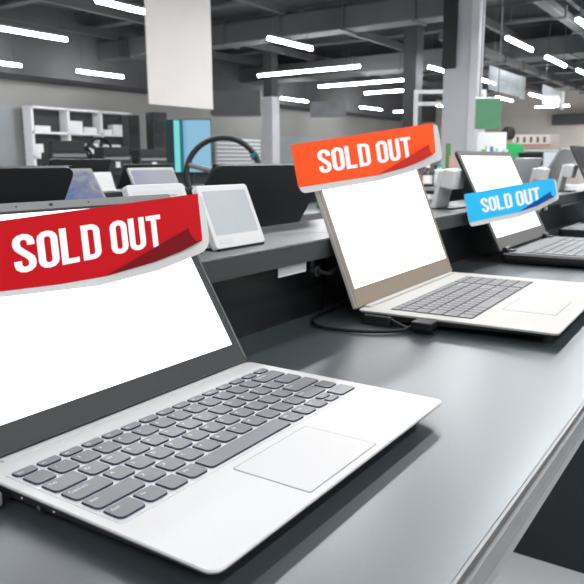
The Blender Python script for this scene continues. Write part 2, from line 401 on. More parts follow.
# ------------------------------------------------------------------ stickers
def stroke(mb, pts, w, z0, z1, fmap, closed=False):
    P = [Vector(p) for p in pts]; N = len(P); L = []; R = []
    for i, p in enumerate(P):
        a = P[(i-1) % N] if (closed or i) else None; b = P[(i+1) % N] if (closed or i < N-1) else None
        d0 = (p-a).normalized() if a is not None else None; d1 = (b-p).normalized() if b is not None else None
        n0 = Vector((-d0.y, d0.x)) if d0 else None; n1 = Vector((-d1.y, d1.x)) if d1 else None
        n = (n0+n1).normalized() if n0 and n1 else (n0 or n1)
        k = w/2/(max(.35, n.dot(n1 or n0)))
        L.append(p+n*k); R.append(p-n*k)
    vs = [fmap(*q)+(z0,) for q in L] + [fmap(*q)+(z0,) for q in R] + [fmap(*q)+(z1,) for q in L] + [fmap(*q)+(z1,) for q in R]
    fs = []
    for i in range(N if closed else N-1):
        j = (i+1) % N
        fs += [(2*N+i, 3*N+i, 3*N+j, 2*N+j), (i, j, N+j, N+i), (i, 2*N+i, 2*N+j, j), (N+i, N+j, 3*N+j, 3*N+i)]
    if not closed: fs += [(0, N, 3*N, 2*N), (N-1, 3*N-1, 4*N-1, 2*N-1)]
    mb.add(vs, fs)
def arc(cx, cy, r, a0, a1, n=6): return [(cx+r*math.cos(math.radians(a0+(a1-a0)*k/n)), cy+r*math.sin(math.radians(a0+(a1-a0)*k/n))) for k in range(n+1)]
SW = .145
def glyph(ch):
    l, r, b, t = SW/2, .42-SW/2, SW/2, 1-SW/2; q = (r-l)/2; c = .21
    if ch == 'O': return [(arc(c, t-q, q, 0, 180) + arc(c, b+q, q, 180, 360), True)]
    if ch == 'S':
        return [([(r, .70)] + arc(c, t-q, q, 0, 180) + [(l, .72), (l+.02, .64), (l+.07, .575), (r-.07, .425), (r-.02, .36), (r, .28)] + arc(c, b+q, q, 0, -180) + [(l, .31)], False)]
    if ch == 'L': return [([(l, 1), (l, b), (.375, b)], False)]
    if ch == 'D': return [([(l, b), (l, t)] + [(c-.02, t)] + arc(r-.13, t-.13, .13, 90, 0) + arc(r-.13, b+.13, .13, 0, -90) + [(c-.02, b)], True)]
    if ch == 'U': return [([(l, 1)] + arc(c, b+q, q, 180, 360) + [(r, 1)], False)]
    if ch == 'T': return [([(c, t), (c, 0)], False), ([(.01, t), (.41, t)], False)]
def bil(q):
    """map of the unit square onto the lettering box q = (TL, TR, BR, BL)"""
    import numpy as np
    A = []; B = []
    for (s, tt), (x, y) in zip(((0, 1), (1, 1), (1, 0), (0, 0)), q):
        A += [[s, tt, 1, 0, 0, 0, -s*x, -tt*x], [0, 0, 0, s, tt, 1, -s*y, -tt*y]]; B += [x, y]
    h = list(np.linalg.solve(np.array(A, float), np.array(B, float)))
    def f(s, t):
        w = h[6]*s + h[7]*t + 1
        return ((h[0]*s+h[1]*t+h[2])/w, (h[3]*s+h[4]*t+h[5])/w)
    return f
def ccw(p): return p if sum(p[i][0]*p[(i+1) % len(p)][1]-p[(i+1) % len(p)][0]*p[i][1] for i in range(len(p))) > 0 else p[::-1]
def round_poly(p, rs, n=5):
    out = []; N = len(p)
    for i in range(N):
        v = Vector(p[i]); r = rs[i]
        if r <= 0: out.append(tuple(v)); continue
        a = v + (Vector(p[i-1])-v).normalized()*r; b = v + (Vector(p[(i+1) % N])-v).normalized()*r
        for k in range(n+1):
            t = k/n; out.append(tuple(a*(1-t)**2 + v*2*t*(1-t) + b*t*t))
    return out
def make_sticker(lap, D, H, a, face, backing, text, curl, tip, fm, cm, label):
    t = thing('sticker', label, 'sticker', group='sold out stickers on the screens')
    t.matrix_world = Matrix.Translation(lap.location) @ Matrix.Rotation(lap.rotation_euler.z, 4, 'Z') @ lid_matrix(D, H+.001, a)
    MB().prism(ccw(backing), .0024, .0030).build('backing', 'backing', t)
    MB().prism(ccw(face), .0030, .0036).build('face', fm, t)
    f = bil(text); mb = MB(); x = 0; tot = 7*.465+.20-.045
    for ch in 'SOLD OUT':
        if ch == ' ': x += .20; continue
        for pts, cl in glyph(ch): stroke(mb, [((x+px), py) for px, py in pts], SW, .0036, .0039, lambda s_, t_: f(s_/tot, t_), cl)
        x += .465
    mb.build('lettering', 'white_ink', t)
    # folded corner: a sheet bent up from the lower edge towards its tip
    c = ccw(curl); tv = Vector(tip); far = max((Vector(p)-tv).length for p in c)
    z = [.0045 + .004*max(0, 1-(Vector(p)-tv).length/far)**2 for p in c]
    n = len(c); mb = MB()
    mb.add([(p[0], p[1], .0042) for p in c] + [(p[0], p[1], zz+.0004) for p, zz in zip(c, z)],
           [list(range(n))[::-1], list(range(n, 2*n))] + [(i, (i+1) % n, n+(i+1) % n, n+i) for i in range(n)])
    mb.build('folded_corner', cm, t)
    return t
STK = {   # outlines in the plane of each laptop's lid, metres: face, backing, lettering box, folded corner
    'red': ([(0.0665, 0.1794), (0.0476, 0.1217), (0.0712, 0.1207), (0.126, 0.1179), (0.1757, 0.1178), (0.2389, 0.1233), (0.2828, 0.1301), (0.32, 0.1384), (0.3476, 0.1952)],
        [(0.0643, 0.1792), (0.0446, 0.1175), (0.1654, 0.1101), (0.2424, 0.1143), (0.3274, 0.1274), (0.3568, 0.1946)],
        [(0.1006, 0.1667), (0.2761, 0.1737), (0.2611, 0.1391), (0.09, 0.1325)],
        [(0.1757, 0.1178), (0.3013, 0.1524), (0.3008, 0.1447), (0.3051, 0.1364), (0.3135, 0.1373), (0.2828, 0.1301), (0.2389, 0.1233)]),
    'orange': ([(-0.037, 0.2386), (-0.0529, 0.1786), (0.1991, 0.1912), (0.3184, 0.203), (0.4087, 0.216), (0.4945, 0.2328), (0.5352, 0.297)],
        [(-0.0376, 0.236), (-0.0539, 0.1697), (0.2011, 0.1819), (0.3606, 0.197), (0.525, 0.2194), (0.5605, 0.2952)],
        [(0.0263, 0.2315), (0.3893, 0.2635), (0.3693, 0.221), (0.0143, 0.1963)],
        [(0.1991, 0.1912), (0.4578, 0.2467), (0.453, 0.2355), (0.4614, 0.2269), (0.48, 0.23), (0.4087, 0.216), (0.3184, 0.203)]),
    'blue': ([(-0.0718, 0.1395), (-0.1114, 0.078), (0.2384, 0.0774), (0.4159, 0.0832), (0.6708, 0.1049), (0.7221, 0.1579)],
        [(-0.0755, 0.1349), (-0.1178, 0.0686), (0.233, 0.0648), (0.4316, 0.0722), (0.6823, 0.0905), (0.747, 0.1549)],
        [(0.0085, 0.1246), (0.5167, 0.1356), (0.4753, 0.0917), (-0.0107, 0.0922)],
        [(0.2384, 0.0774), (0.5974, 0.1153), (0.5892, 0.1045), (0.6074, 0.0979), (0.6373, 0.1016), (0.4159, 0.0832)]),
}
def rb(p, r): return round_poly(p, [0] + [r*.8] + [0]*(len(p)-4) + [r, r*.7])
for lap_, D_, H_, A_, k_, r_, fm_, cm_, lb_ in (
        (lap1, D1, H1, A1, 'red', .020, 'red', 'darkred', "large red SOLD OUT sticker across the top of the nearest laptop's screen"),
        (lap2, D2, H2, A2, 'orange', .022, 'orange', 'darkorange', "orange SOLD OUT sticker across the top of the second laptop's screen"),
        (lap3, D3, H3, A3, 'blue', .024, 'blue', 'darkblue', "blue SOLD OUT sticker across the middle of the third laptop's screen")):
    fa_, ba_, te_, cu_ = STK[k_]
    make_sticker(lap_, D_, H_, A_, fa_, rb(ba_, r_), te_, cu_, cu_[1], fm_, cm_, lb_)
# ---- COUNTER
FY, BY = -.1045, .8495                    # front and back edge of the double-sided worktop
ctr = thing('display_counter', 'long dark grey display counter carrying the open laptops in the foreground', 'counter', (0, 0, 0))
mb = MB().box((-1.3, FY+.012, TZ-.032), (4.2, BY-.012, TZ)); mb.build('worktop', 'laminate', ctr)
for y, s in ((FY, 1), (BY, -1)):
    mb = MB()                           # rounded metal nosing with a groove above and below
    prof = [(0.012, -.0005), (.0095, -.0005), (.0085, -.0030), (.0045, -.0015), (.0012, -.0040), (0, -.0080), (.0012, -.0115), (.0045, -.0135), (.0075, -.0130), (.0095, -.0150), (.012, -.0150)]
    n = len(prof)
    vs = [(x, y+s*p[0], TZ+p[1]) for x in (-1.3, 4.2) for p in prof]
    mb.add(vs, [(i, (i+1) % n, n+(i+1) % n, n+i) for i in range(n)] + [list(range(n)), list(range(n, 2*n))])
    mb.build('edge_trim', 'edge_metal', ctr, smooth=False)
    a, b = sorted((y+s*.0075, y+s*.0120))
    MB().box((-1.3, a, TZ-.033), (4.2, b, TZ-.0150)).build('apron', 'apron', ctr)
for x in (-1.2, 1.62, 4.05):
    mb = MB().box((x, FY+.03, .06), (x+.03, BY-.03, TZ-.034)); mb.build('support_panel', 'black_panel', ctr)
    MB().box((x+.004, FY+.04, 0), (x+.026, BY-.04, .06)).build('plinth', 'black_plastic', ctr)

rs = thing('riser_shelf', 'raised grey shelf along the middle of the foreground counter', 'shelf', (0, 0, TZ))
RB, RZ = .465, .115
for x0, x1, RF, rb_ in ((-1.2, .640, .285, .001), (.643, .885, .296, .03), (.890, 4.0, .296, .03)):
    top = rrect(x0, RF, x1, RB, (.001, .001, rb_, .001 if x0 < .7 else .03))
    MB().prism(top, RZ-.003, RZ, 0, None, None).build('top', 'riser_top', rs, .001)
    MB().box((x0, RF, RZ-.027), (x1, RF+.006, RZ-.003)).build('fascia', 'riser_face', rs)
    if x0 > .8: MB().box((x0+1.10, RF-.006, RZ-.036), (x0+2.6, RF-.001, RZ-.029)).build('highlight_strip', 'edge_metal', rs)  # pale strip added for the highlight along the fascia's lower edge
    MB().box((x0, RB-.036, RZ-.027), (x1, RB-.030, RZ-.003)).build('fascia', 'riser_face', rs)
    MB().box((x0+.01, RF+.035, 0), (x1-.01, RF+.050, RZ-.003)).build('back_panel', 'black_panel', rs)
    for x in (x0+.02, x1-.04): MB().box((x, RF+.050, 0), (x+.02, RB-.04, RZ-.003)).build('bracket', 'black_plastic', rs)

RF = .285
# --- electronic price displays: leaning slab, bezel, foot, electronics box behind
def price_display(x, y, rz, label, group, w=.108, h=.086, text=False, lean=.46, epm='epaper', box=True):
    t = thing('price_display', label, 'price display', (x, y, TZ+RZ), rz, group)
    T = Matrix(((1,0,0,0), (0, math.sin(lean), -math.cos(lean), 0), (0, math.cos(lean), math.sin(lean), .003), (0,0,0,1)))
    MB().prism(rrect(0, 0, w, h, .005), -.009, 0, 0, T, None).build('housing', 'white_plastic', t, .0012)
    MB().prism(rrect(.007, .017, w-.008, h-.008, .001), 0, .0004, 0, T).build('display', epm, t)
    if text:
        mb = MB()
        add_text(mb, 'PRICE', .012, h-.010, .0006, .004, 0, T) if False else None
        for k in range(5): mb.prism(rrect(.012, h-.016-.007*k, w-.018-.012*(k % 3), h-.0135-.007*k, .0005), .0004, .0007, 0, T)
        mb.build('print', 'faint', t)
    else:
        MB().prism(rrect(.010, .006, .034, .0115, .001), 0, .0005, 0, T).build('sticker', 'paper', t)
    f = MB().prism([(.004, .0), (w-.004, .0), (w-.004, .052), (.004, .052)], 0, .003); f.build('foot', 'black_plastic', t)
    if box:
        mb = MB().prism(rrect(.018, h*.50, w-.018, h-.006, .004), -.030, -.009, 0, T) if box == 1 else MB().prism(rrect(.004, h*.56, w-.004, h+.004, .004), -.036, -.009, 0, T); mb.build('electronics_box', 'white_plastic', t, .002)
    return t
price_display(.384, .3185, 0, 'white price display with grey blank screen, front and centre on the riser shelf', 'price displays on the riser shelf', .098, .081, False, .40)
price_display(.278, .3250, 0, 'white price display with faint print, half hidden behind the red sticker', 'price displays on the riser shelf',   .090, .084, True, .36, 'paper')
price_display(1.287, .392, PI, 'white price display seen from behind, just right of the orange sticker', 'price displays seen from behind', .084, .086, False, .20, 'epaper', 2)
price_display(2.155, .42, PI, 'white price display seen from behind, above the blue sticker', 'price displays seen from behind', .085, .080, False, .20, 'epaper', 2)
price_display(2.33, .37, PI, 'white price display seen from behind, in front of the triangular grey lid', 'price displays seen from behind', .085, .090, False, .20, 'epaper', 2)

# --- paper card and cable lock under the riser
cd = thing('price_card', 'small white card hanging in the dark gap under the riser shelf', 'price card', (.474, RF+.0095, TZ+RZ-.003))
mb = MB(); mb.prism(rrect(0, -.039, .066, -.0225, .001), 0, .0008, 0, Matrix(((1,0,0,0),(0,0,-1,0),(0,1,0,0),(0,0,0,1)))); mb.build('card', 'paper', cd)
MB().box((.004, .0002, -.024), (.016, .0012, .0)).build('clip', 'black_plastic', cd)
MB().box((.052, .0002, -.024), (.064, .0012, .0)).build('clip', 'black_plastic', cd)
lk = thing('cable_lock', 'black round cable lock beside the white card under the shelf', 'lock', (.552, RF+.004, TZ+RZ-.003))
mb = MB(); mb.cyl((0, .002, -.040), (0, -.006, -.040), .0075, n=18); mb.build('lock_body', 'black_plastic', lk)
mb = MB(); mb.box((-.004, .002, -.036), (.004, .006, 0)); mb.build('mount', 'black_plastic', lk)
mb = MB(); mb.tube([(0, -.006, -.040), (.02, -.012, -.046), (.08, -.006, -.038), (.16, .006, -.050), (.25, .012, -.075), (.33, .012, -.100)], .003, 8); mb.build('cable', 'cable', lk)

def spline(pts, n=8):
    P = [Vector(p) for p in pts]; out = []
    for i in range(len(P)-1):
        p0 = P[max(0, i-1)]; p1 = P[i]; p2 = P[i+1]; p3 = P[min(len(P)-1, i+2)]
        for k in range(n):
            t = k/n
            out.append(.5*((2*p1) + (p2-p0)*t + (2*p0-5*p1+4*p2-p3)*t*t + (3*p1-p0-3*p2+p3)*t**3))
    return out + [P[-1]]
# --- power cable of the second laptop
pc = thing('power_cable', 'black power cable looping on the counter left of the second laptop', 'cable', (.583, .170, TZ))
pts = [(.085, .128, .004), (.045, .132, .0035), (-.020, .124, .0035), (-.058, .098, .0035), (-.062, .062, .0035), (-.050, .020, .0035), (-.026, -.012, .0045), (-.010, -.022, .009), (-.004, -.025, .0115)]
MB().tube(spline(pts), .0024, 10).build('cord', 'cable', pc)
mb = MB(); mb.prism(rrect(-.022, -.050, .0045, -.022, .004), .0065, .0165); mb.build('plug', 'cable', pc, .0015)
ad = thing('security_clamp', 'black security clamp gripping the hinge corner of the second laptop', 'clamp', (.5935, .196, TZ))
MB().prism(rrect(-.016, -.012, -.002, .030, .004), 0, .014).build('body', 'black_plastic', ad, .002)
MB().tube(spline([(-.010, -.010, .010), (-.022, -.030, .007), (-.024, -.052, .0035), (-.020, -.075, .0032)]), .0030, 8).build('tether', 'cable', ad)
pg = thing('charger_plug', 'dark grey charger plug in the left side of the nearest laptop', 'plug', (-.002, .181, TZ))
mb = MB(); mb.prism(rrect(-.030, -.0055, -.0005, .0055, .002), .0035, .0125); mb.build('plug', 'bezel_grey', pg, .0012)
MB().tube(spline([(-.028, 0, .008), (-.05, .002, .006), (-.09, .02, .003), (-.16, .035, .003), (-.26, .02, .003)]), .0027, 8).build('cord', 'cable', pg)

# --- black tray and sensor knobs beyond the third laptop
bx = thing('dock', 'low black box with a bright top edge, just beyond the third laptop', 'dock', (1.765, -.04, TZ))
MB().prism(rrect(0, 0, .24, .285, .012), .003, .031).build('body', 'black_plastic', bx, .003)
MB().prism(rrect(.001, .008, .014, .277, .003), .031, .0325).build('edge_strip', 'deck3', bx)
for x in (.03, .21):
    for y in (.03, .25): MB().lathe([(.005, 0), (.006, .003)], (x, y, 0), 10).build('rubber_foot', 'black_plastic', bx)
for i, x in enumerate((1.722, 1.800)):
    s = thing('sensor_knob', ('left' if i == 0 else 'right') + ' of two small white sensor knobs on the black riser front', 'sensor', (x, .296, TZ+RZ-.029), 0, 'sensor knobs on the riser front')
    MB().cyl((0, 0, 0), (0, -.010, 0), .0075, .006, 14).build('knob', 'white_plastic', s)
    MB().box((-.009, -.003, -.008), (.009, .0, .014)).build('mount', 'black_plastic', s)

# ------------------------------------------------------------------ second counter
c2 = thing('display_counter', 'second dark display counter behind the first, with laptops', 'counter', (0, 0, 0))
C0, C1 = 1.38, 2.36
MB().box((-1.2, C0, TZ-.034), (4.2, C1, TZ)).build('worktop', 'laminate', c2)
for y0, y1 in ((C0-.008, C0), (C1, C1+.008)): MB().box((-1.2, y0, TZ-.036), (4.2, y1, TZ-.002)).build('edge_trim', 'edge_metal', c2)
for x in (-1.1, 1.6, 4.05): MB().box((x, C0+.03, 0), (x+.03, C1-.03, TZ-.034)).build('support_panel', 'black_panel', c2)
r2 = thing('riser_shelf', 'raised shelf along the second counter, behind the white price displays', 'shelf', (0, 0, TZ))
MB().box((-1.1, 1.80, RZ-.004), (4.0, 1.98, RZ)).build('top', 'riser_top', r2)
MB().box((-1.1, 1.80, RZ-.027), (4.0, 1.806, RZ-.004)).build('fascia', 'riser_face', r2)
MB().box((-1.1, 1.84, 0), (4.0, 1.85, RZ-.004)).build('back_panel', 'black_panel', r2)

def far_laptop(x, y, W, sm, label, lidm='silver', a=.46, L=.215, rz=0, bz='bezel_grey'):
    D = .22
    t = thing('laptop', label, 'laptop', (x, y, TZ), rz, 'laptops on the second counter')
    wedge_base(t, W, D, .018, [lidm, 'grey_under'])
    MB().prism(rrect(.02, .09, W-.02, .19, .003), .018, .0186).build('keyboard', 'chwell', t)
    MB().prism(rrect(W*.34, .01, W*.66, .075, .003), .018, .0184).build('touchpad', 'groove', t)
    h = MB(); h.cyl((.03, D-.003, .019), (W-.03, D-.003, .019), .005, n=10); h.build('hinge', 'black_plastic', t)
    make_lid(t, W, D, .019, a, L, (bz, lidm), (.010, .018, W-.010, L-.011), sm, edge='lid_edge')
    return t
off = flat('screen_off', (.01, .01, .012), .2)
far_laptop(1.135, 1.46, .31, screen_mat('screen_blue_wallpaper', 'blue'), 'laptop with blue abstract wallpaper on the second counter, above the red sticker', a=.60, L=.222)
far_laptop(1.585, 1.46, .245, screen_mat('screen_lilac', 'lilac'), 'laptop with pale lilac screen on the second counter', bz='lid_edge', L=.205)
far_laptop(1.80+.31, 2.14+.22, .30, off, 'dark laptop seen from behind, left of the steering wheel', 'black_lid', .5, .225, PI)
far_laptop(1.42+.31, 2.14+.22, .30, off, 'black laptop seen from behind, left of the lilac screen', 'black_lid', .5, .25, PI)
def card(x, y, z, w, h, label, lean=.35, rz=0):
    t = thing('price_display', label, 'price display', (x, y, z), rz, 'price displays on the second counter')
    T = Matrix(((1,0,0,0), (0, math.sin(lean), -math.cos(lean), 0), (0, math.cos(lean), math.sin(lean), .002), (0,0,0,1)))
    MB().prism(rrect(0, 0, w, h, .004), -.008, 0, 0, T).build('housing', 'white_plastic', t)
    MB().prism(rrect(.006, .012, w-.006, h-.006, .001), 0, .0004, 0, T).build('display', 'paper', t)
    MB().prism([(.004, 0), (w-.004, 0), (w-.004, .04), (.004, .04)], 0, .002).build('foot', 'black_plastic', t)
card(1.475, 1.825, TZ+RZ, .10, .075, 'small white price display on the second counter, right of the blue wallpaper')
card(1.800, 1.825, TZ+RZ, .10, .088, 'white price display on the second counter, just right of the lilac screen')

# steering wheel controller on the second counter
wx, wy, wz = 2.065, 1.70, 1.068
sw = thing('steering_wheel', 'black gaming steering wheel standing on the second counter', 'steering wheel', (wx, wy, TZ))
ax = Vector((-.80, -.55, .25)).normalized(); s_ = Vector((-ax.y, ax.x, 0)).normalized(); s_ = -s_ if s_.x < 0 else s_; t_ = ax.cross(s_); t_ = t_ if t_.z > 0 else -t_
cen = Vector((0, 0, wz-TZ+.005)); Rw = .158
mb = MB(); mb.tube([cen + Rw*(math.cos(2*PI*k/40)*s_ + math.sin(2*PI*k/40)*t_) for k in range(40)], .0125, 10, closed=True); mb.build('rim', 'black_plastic', sw, smooth=True)
mb = MB(); mb.cyl(cen-ax*.02, cen+ax*.02, .045, .040, 20); mb.build('hub', 'black_plastic', sw)
for an in (15, 165, 270):
    d = math.cos(math.radians(an))*s_ + math.sin(math.radians(an))*t_
    mb = MB(); mb.tube([cen+d*.03, cen+d*.09, cen+d*(Rw-.004)], [.016, .012, .012], 8); mb.build('spoke', 'bezel_grey', sw)
for an in (12, 30):
    d = math.cos(math.radians(an))*s_ + math.sin(math.radians(an))*t_
    mb = MB(); mb.cyl(cen+d*(Rw-.02)-ax*.0, cen+d*(Rw+.012)+ax*.004, .014, n=10); mb.build('grip_patch', flat('teal_grip', (.01, .16, .20), .5), sw)
mb = MB(); mb.prism(rrect(-.09, -.075, .09, .075, .015), .0, .11, 0, None, rrect(-.06, -.05, .06, .05, .015)); mb.build('base', 'black_plastic', sw)
mb = MB(); mb.cyl(cen-ax*.02, cen-ax*.10, .03, n=16); mb.cyl(cen-ax*.10, (0, 0, .09), .03, n=16); mb.build('shaft', 'black_plastic', sw)
wb = tag(MB().prism([(0, 0), (.05, 0), (.05, .05), (0, .05)], 0, .125, 0, None, [(-.02, 0), (.045, 0), (.045, .03), (-.02, .03)]).build('speaker', 'grey_lid', bevel=.004), 'small grey wedge speaker beside the steering wheel on the second counter', 'speaker'); wb.location = (1.925, 1.62, TZ)
gb = thing('box', 'small green and white box left of the second laptop, low behind the counter', 'box', (2.60, 1.50, TZ))
MB().box((0, 0, 0), (.11, .06, .075)).build('carton', flat('box_green', (.02, .30, .07), .6), gb, .002)
MB().box((.015, -.001, .0), (.08, 0, .03)).build('printed_panel', 'paper', gb)

# ------------------------------------------------------------------ third counter with bottles
c3 = thing('display_counter', 'black counter carrying the bottles, far behind the second laptop', 'counter', (5.9, 2.35, 0), -.95)
MB().box((-.7, -.5, .02), (1.35, .45, .87)).build('cabinet', 'black_panel', c3, .004)
MB().box((-.72, -.52, .87), (1.37, .47, TZ)).build('worktop', 'riser_top', c3, .003)
def bottle(x, y, h, r, col, cap, label):
    t = thing('bottle', label, 'bottle', (x, y, TZ), 0, 'bottles on the far counter')
    MB().lathe([(r*.92, 0), (r, .006), (r, h*.60), (r*.85, h*.68), (r*.42, h*.78), (r*.40, h*.86)], n=16).build('body', flat('bottle_'+col[0], col[1], .3), t, smooth=False)
    MB().lathe([(r*.48, h*.86), (r*.48, h), (r*.3, h)], n=16).build('cap', flat('cap_'+cap[0], cap[1], .4), t)
    MB().lathe([(r*1.01, h*.14), (r*1.015, h*.15), (r*1.015, h*.52), (r*1.01, h*.53)], n=16).build('label_band', flat('band_'+col[2][0], col[2][1], .6), t)
K = ('black', (.02, .02, .022)); 
bottle(5.50, 2.215, .19, .042, ('black', (.02, .02, .022), ('white', (.75, .73, .70))), ('white', (.7, .68, .66)), 'dark bottle with white label on the far counter, below the orange sticker')
bottle(5.535, 2.125, .20, .042, ('pale', (.45, .50, .52), ('grey', (.60, .64, .66))), ('teal', (.01, .28, .28)), 'pale bottle with teal cap on the far counter')
bottle(5.66, 2.20, .19, .040, ('black', (.02, .02, .022), ('dark', (.04, .05, .05))), ('black', (.02, .02, .02)), 'all black bottle standing behind the teal capped one')
def carton(x, y, z, dx, dy, dz, col, label, group=None, rz=0, band=None):
    t = thing('box', label, 'box', (x, y, z), rz, group)
    nm = 'carton_%d_%d_%d' % tuple(int(c*99) for c in col)
    MB().box((0, 0, 0), (dx, dy, dz)).build('carton', flat(nm, col, .6), t, .002)
    if band: MB().box((-.001, dy*.1, dz*.25), (0, dy*.9, dz*.7)).build('printed_panel', flat('print_%d_%d_%d' % tuple(int(c*99) for c in band), band, .6), t)
    return t
carton(5.70, 2.04, TZ, .045, .06, .27, (.50, .30, .25), 'tall pinkish box on the far counter, above the white display')
carton(5.80, 2.14, TZ+.0, .035, .035, .38, (.08, .20, .04), 'tall green box on the far counter beside the pillar')
ob = carton(5.30, 2.24, TZ, .03, .04, .03, (.85, .22, .03), 'tiny orange box at the front of the far counter')

# ------------------------------------------------------------------ display bench at the left with machines
db = thing('display_bench', 'black display bench at the far left under the machines', 'bench', (0, 0, 0))
Zb = 1.05
MB().box((3.1, 5.35, Zb-.05), (6.6, 6.5, Zb)).build('worktop', 'black_panel', db)
MB().box((3.15, 5.45, 0), (6.55, 6.4, Zb-.05)).build('cabinet', 'black_panel', db)
def printer(x, y, w, h, label, knob=True):
    t = thing('printer', label, 'printer', (x, y, Zb), -.35, 'printers on the far bench')
    MB().prism(rrect(-w/2, -.15, w/2, .15, .02), 0, h*.62, 0, None, rrect(-w/2+.01, -.14, w/2-.01, .15, .02)).build('body', 'black_plastic', t, .004)
    MB().prism(rrect(-w/2+.03, -.12, w/2-.03, .13, .02), h*.62, h).build('scanner_lid', 'black_lid', t, .004)
    MB().box((-w/2+.04, -.157, h*.45), (w/2-.04, -.150, h*.56)).build('output_slot', 'bezel_grey', t)
    MB().box((-.022, -.160, h*.10), (.028, -.152, h*.36)).build('price_tag', 'paper', t)
printer(4.45, 5.80, .42, .30, 'black printer with white tag under the white shelving, leftmost machine')
printer(4.92, 5.62, .36, .24, 'black printer with white tag, second machine from the left')
printer(5.36, 5.52, .38, .22, 'black printer with white tag, below the tall black speakers')
def speaker(x, y, w, h, label):
    t = thing('loudspeaker', label, 'loudspeaker', (x, y, Zb), -.3, 'tall black loudspeakers')
    MB().box((-w/2, -.08, 0), (w/2, .10, h)).build('cabinet', flat('speaker_body', (.03, .031, .034), .55), t, .006)
    for z in (.25, .5, .72):
        MB().cyl((0, -.081, h*z), (0, -.086, h*z), w*.36, n=16).build('driver', 'black_plastic', t)
speaker(5.54, 5.96, .14, .62, 'left of the two tall black loudspeakers, thinner one')
speaker(5.78, 5.78, .19, .66, 'right of the two tall black loudspeakers, beside the game monitor')
for i, (x, y, r, lb) in enumerate(((4.86, 6.02, .10, 'round black fan between the first two printers'), (5.10, 6.02, .15, 'larger round black fan behind the second printer'))):
    t = thing('desk_fan', lb, 'fan', (x, y, Zb), -.3, 'round black fans on the bench')
    MB().lathe([(r*.6, 0), (r*.6, .012), (.02, .02)], n=18).build('base', 'black_plastic', t)
    MB().cyl((0, 0, .01), (0, 0, r+.02), .012).build('stem', 'black_plastic', t)
    z = r+.05
    MB().tube([(r*math.cos(2*PI*k/24), 0, z+r*math.sin(2*PI*k/24)) for k in range(24)], .016, 8, closed=True).build('guard', 'black_plastic', t)
    MB().cyl((0, .03, z), (0, -.03, z), r*.35, n=16).build('motor', 'bezel_grey', t)
    for k in range(5):
        a = 2*PI*k/5; d = Vector((math.cos(a), 0, math.sin(a))); e = Vector((-d.z, 0, d.x))
        c0 = Vector((0, 0, z)); mb = MB()
        p = [c0+d*r*.25-e*r*.12, c0+d*r*.95-e*r*.22, c0+d*r*.95+e*r*.22, c0+d*r*.25+e*r*.12]
        mb.add([tuple(q+Vector((0, -.004+.012*(i in (0, 1)), 0))) for i, q in enumerate(p)] + [tuple(q+Vector((0, .0+.012*(i in (0, 1)), 0))) for i, q in enumerate(p)], [(0,1,2,3), (7,6,5,4), (0,4,5,1), (1,5,6,2), (2,6,7,3), (3,7,4,0)])
        mb.build('blade', 'pillar_dark', t)

# monitor with a game picture on a pedestal
mo = thing('monitor', 'gaming monitor with glowing cyan edge and light blue picture behind the steering wheel', 'monitor', (4.40, 4.02, 0), -.975)
MB().box((-.20, -.02, 1.03), (.20, .025, 1.50)).build('housing', flat('monitor_teal_black', (.008, .028, .034), .35), mo, .004)
MB().prism([(-.195, 0), (.195, 0), (.195, .45), (-.195, .45)], 0, .002, 0, Matrix(((1,0,0,0),(0,0,-1,-.020),(0,1,0,1.04),(0,0,0,1)))).build('screen', screen_mat('screen_game', 'game'), mo)
MB().box((-.03, .0, .93), (.03, .02, 1.04)).build('stand', 'black_plastic', mo)
MB().prism(rrect(-.14, -.10, .14, .12, .02), .915, .93).build('foot', 'black_plastic', mo)
pd = thing('pedestal', 'black pedestal table under the gaming monitor', 'table', (4.40, 4.02, 0), -.975)
MB().box((-.5, -.35, .87), (.5, .4, .915)).build('top', 'black_panel', pd)
MB().box((-.45, -.30, 0), (.45, .35, .87)).build('cabinet', 'black_panel', pd)

# ------------------------------------------------------------------ the hall
HX0, HX1, HY0, HY1, HC = -4.5, 34.0, -8.0, 15.0, 4.7
struct('floor', MB().box((HX0, HY0, -.1), (HX1, HY1, 0)), 'floor')
struct('ceiling', MB().box((HX0, HY0, HC), (HX1, HY1, HC+.1)), 'ceil')
struct('wall_back', MB().box((HX0, HY1, 0), (HX1, HY1+.2, HC)), 'wall')
struct('trim_bulkhead', MB().box((HX0, HY1-1.1, 3.12), (HX1, HY1, HC)), 'bulkhead')
struct('wall_far', MB().box((HX1, HY0, 0), (HX1+.2, HY1+.2, HC)), 'wall_far')
struct('trim_signband', MB().box((HX1-.5, HY0, 2.75), (HX1, 8.0, 3.22)), 'dark_band')
struct('trim_panel', MB().box((9.2, HY1-.06, 0), (10.15, HY1, 2.5)), 'wall_panel')
struct('trim_panels', MB().box((20.9, HY1-.06, 0), (24.6, HY1, 2.1)), 'wall_panel')
struct('pillar_left', MB().box((9.02, HY1-.5, 0), (9.35, HY1-.06, 3.12)), 'pillar_pale')
for k in range(13):
    x = 1.0+2.6*k
    struct('ceiling_beam', MB().box((x-.11, HY0, HC-.42), (x+.11, HY1, HC-.36)).box((x-.02, HY0, HC-.36), (x+.02, HY1, HC-.06)).box((x-.11, HY0, HC-.06), (x+.11, HY1, HC)), 'beam')
for k, y in enumerate((-5, -2.2, .6, 3.1, 5.2, 8.2, 11.2, 13.2)):
    struct('ceiling_purlin', MB().box((HX0, y-.05, HC-.60), (HX1, y+.05, HC-.42)), 'beam')
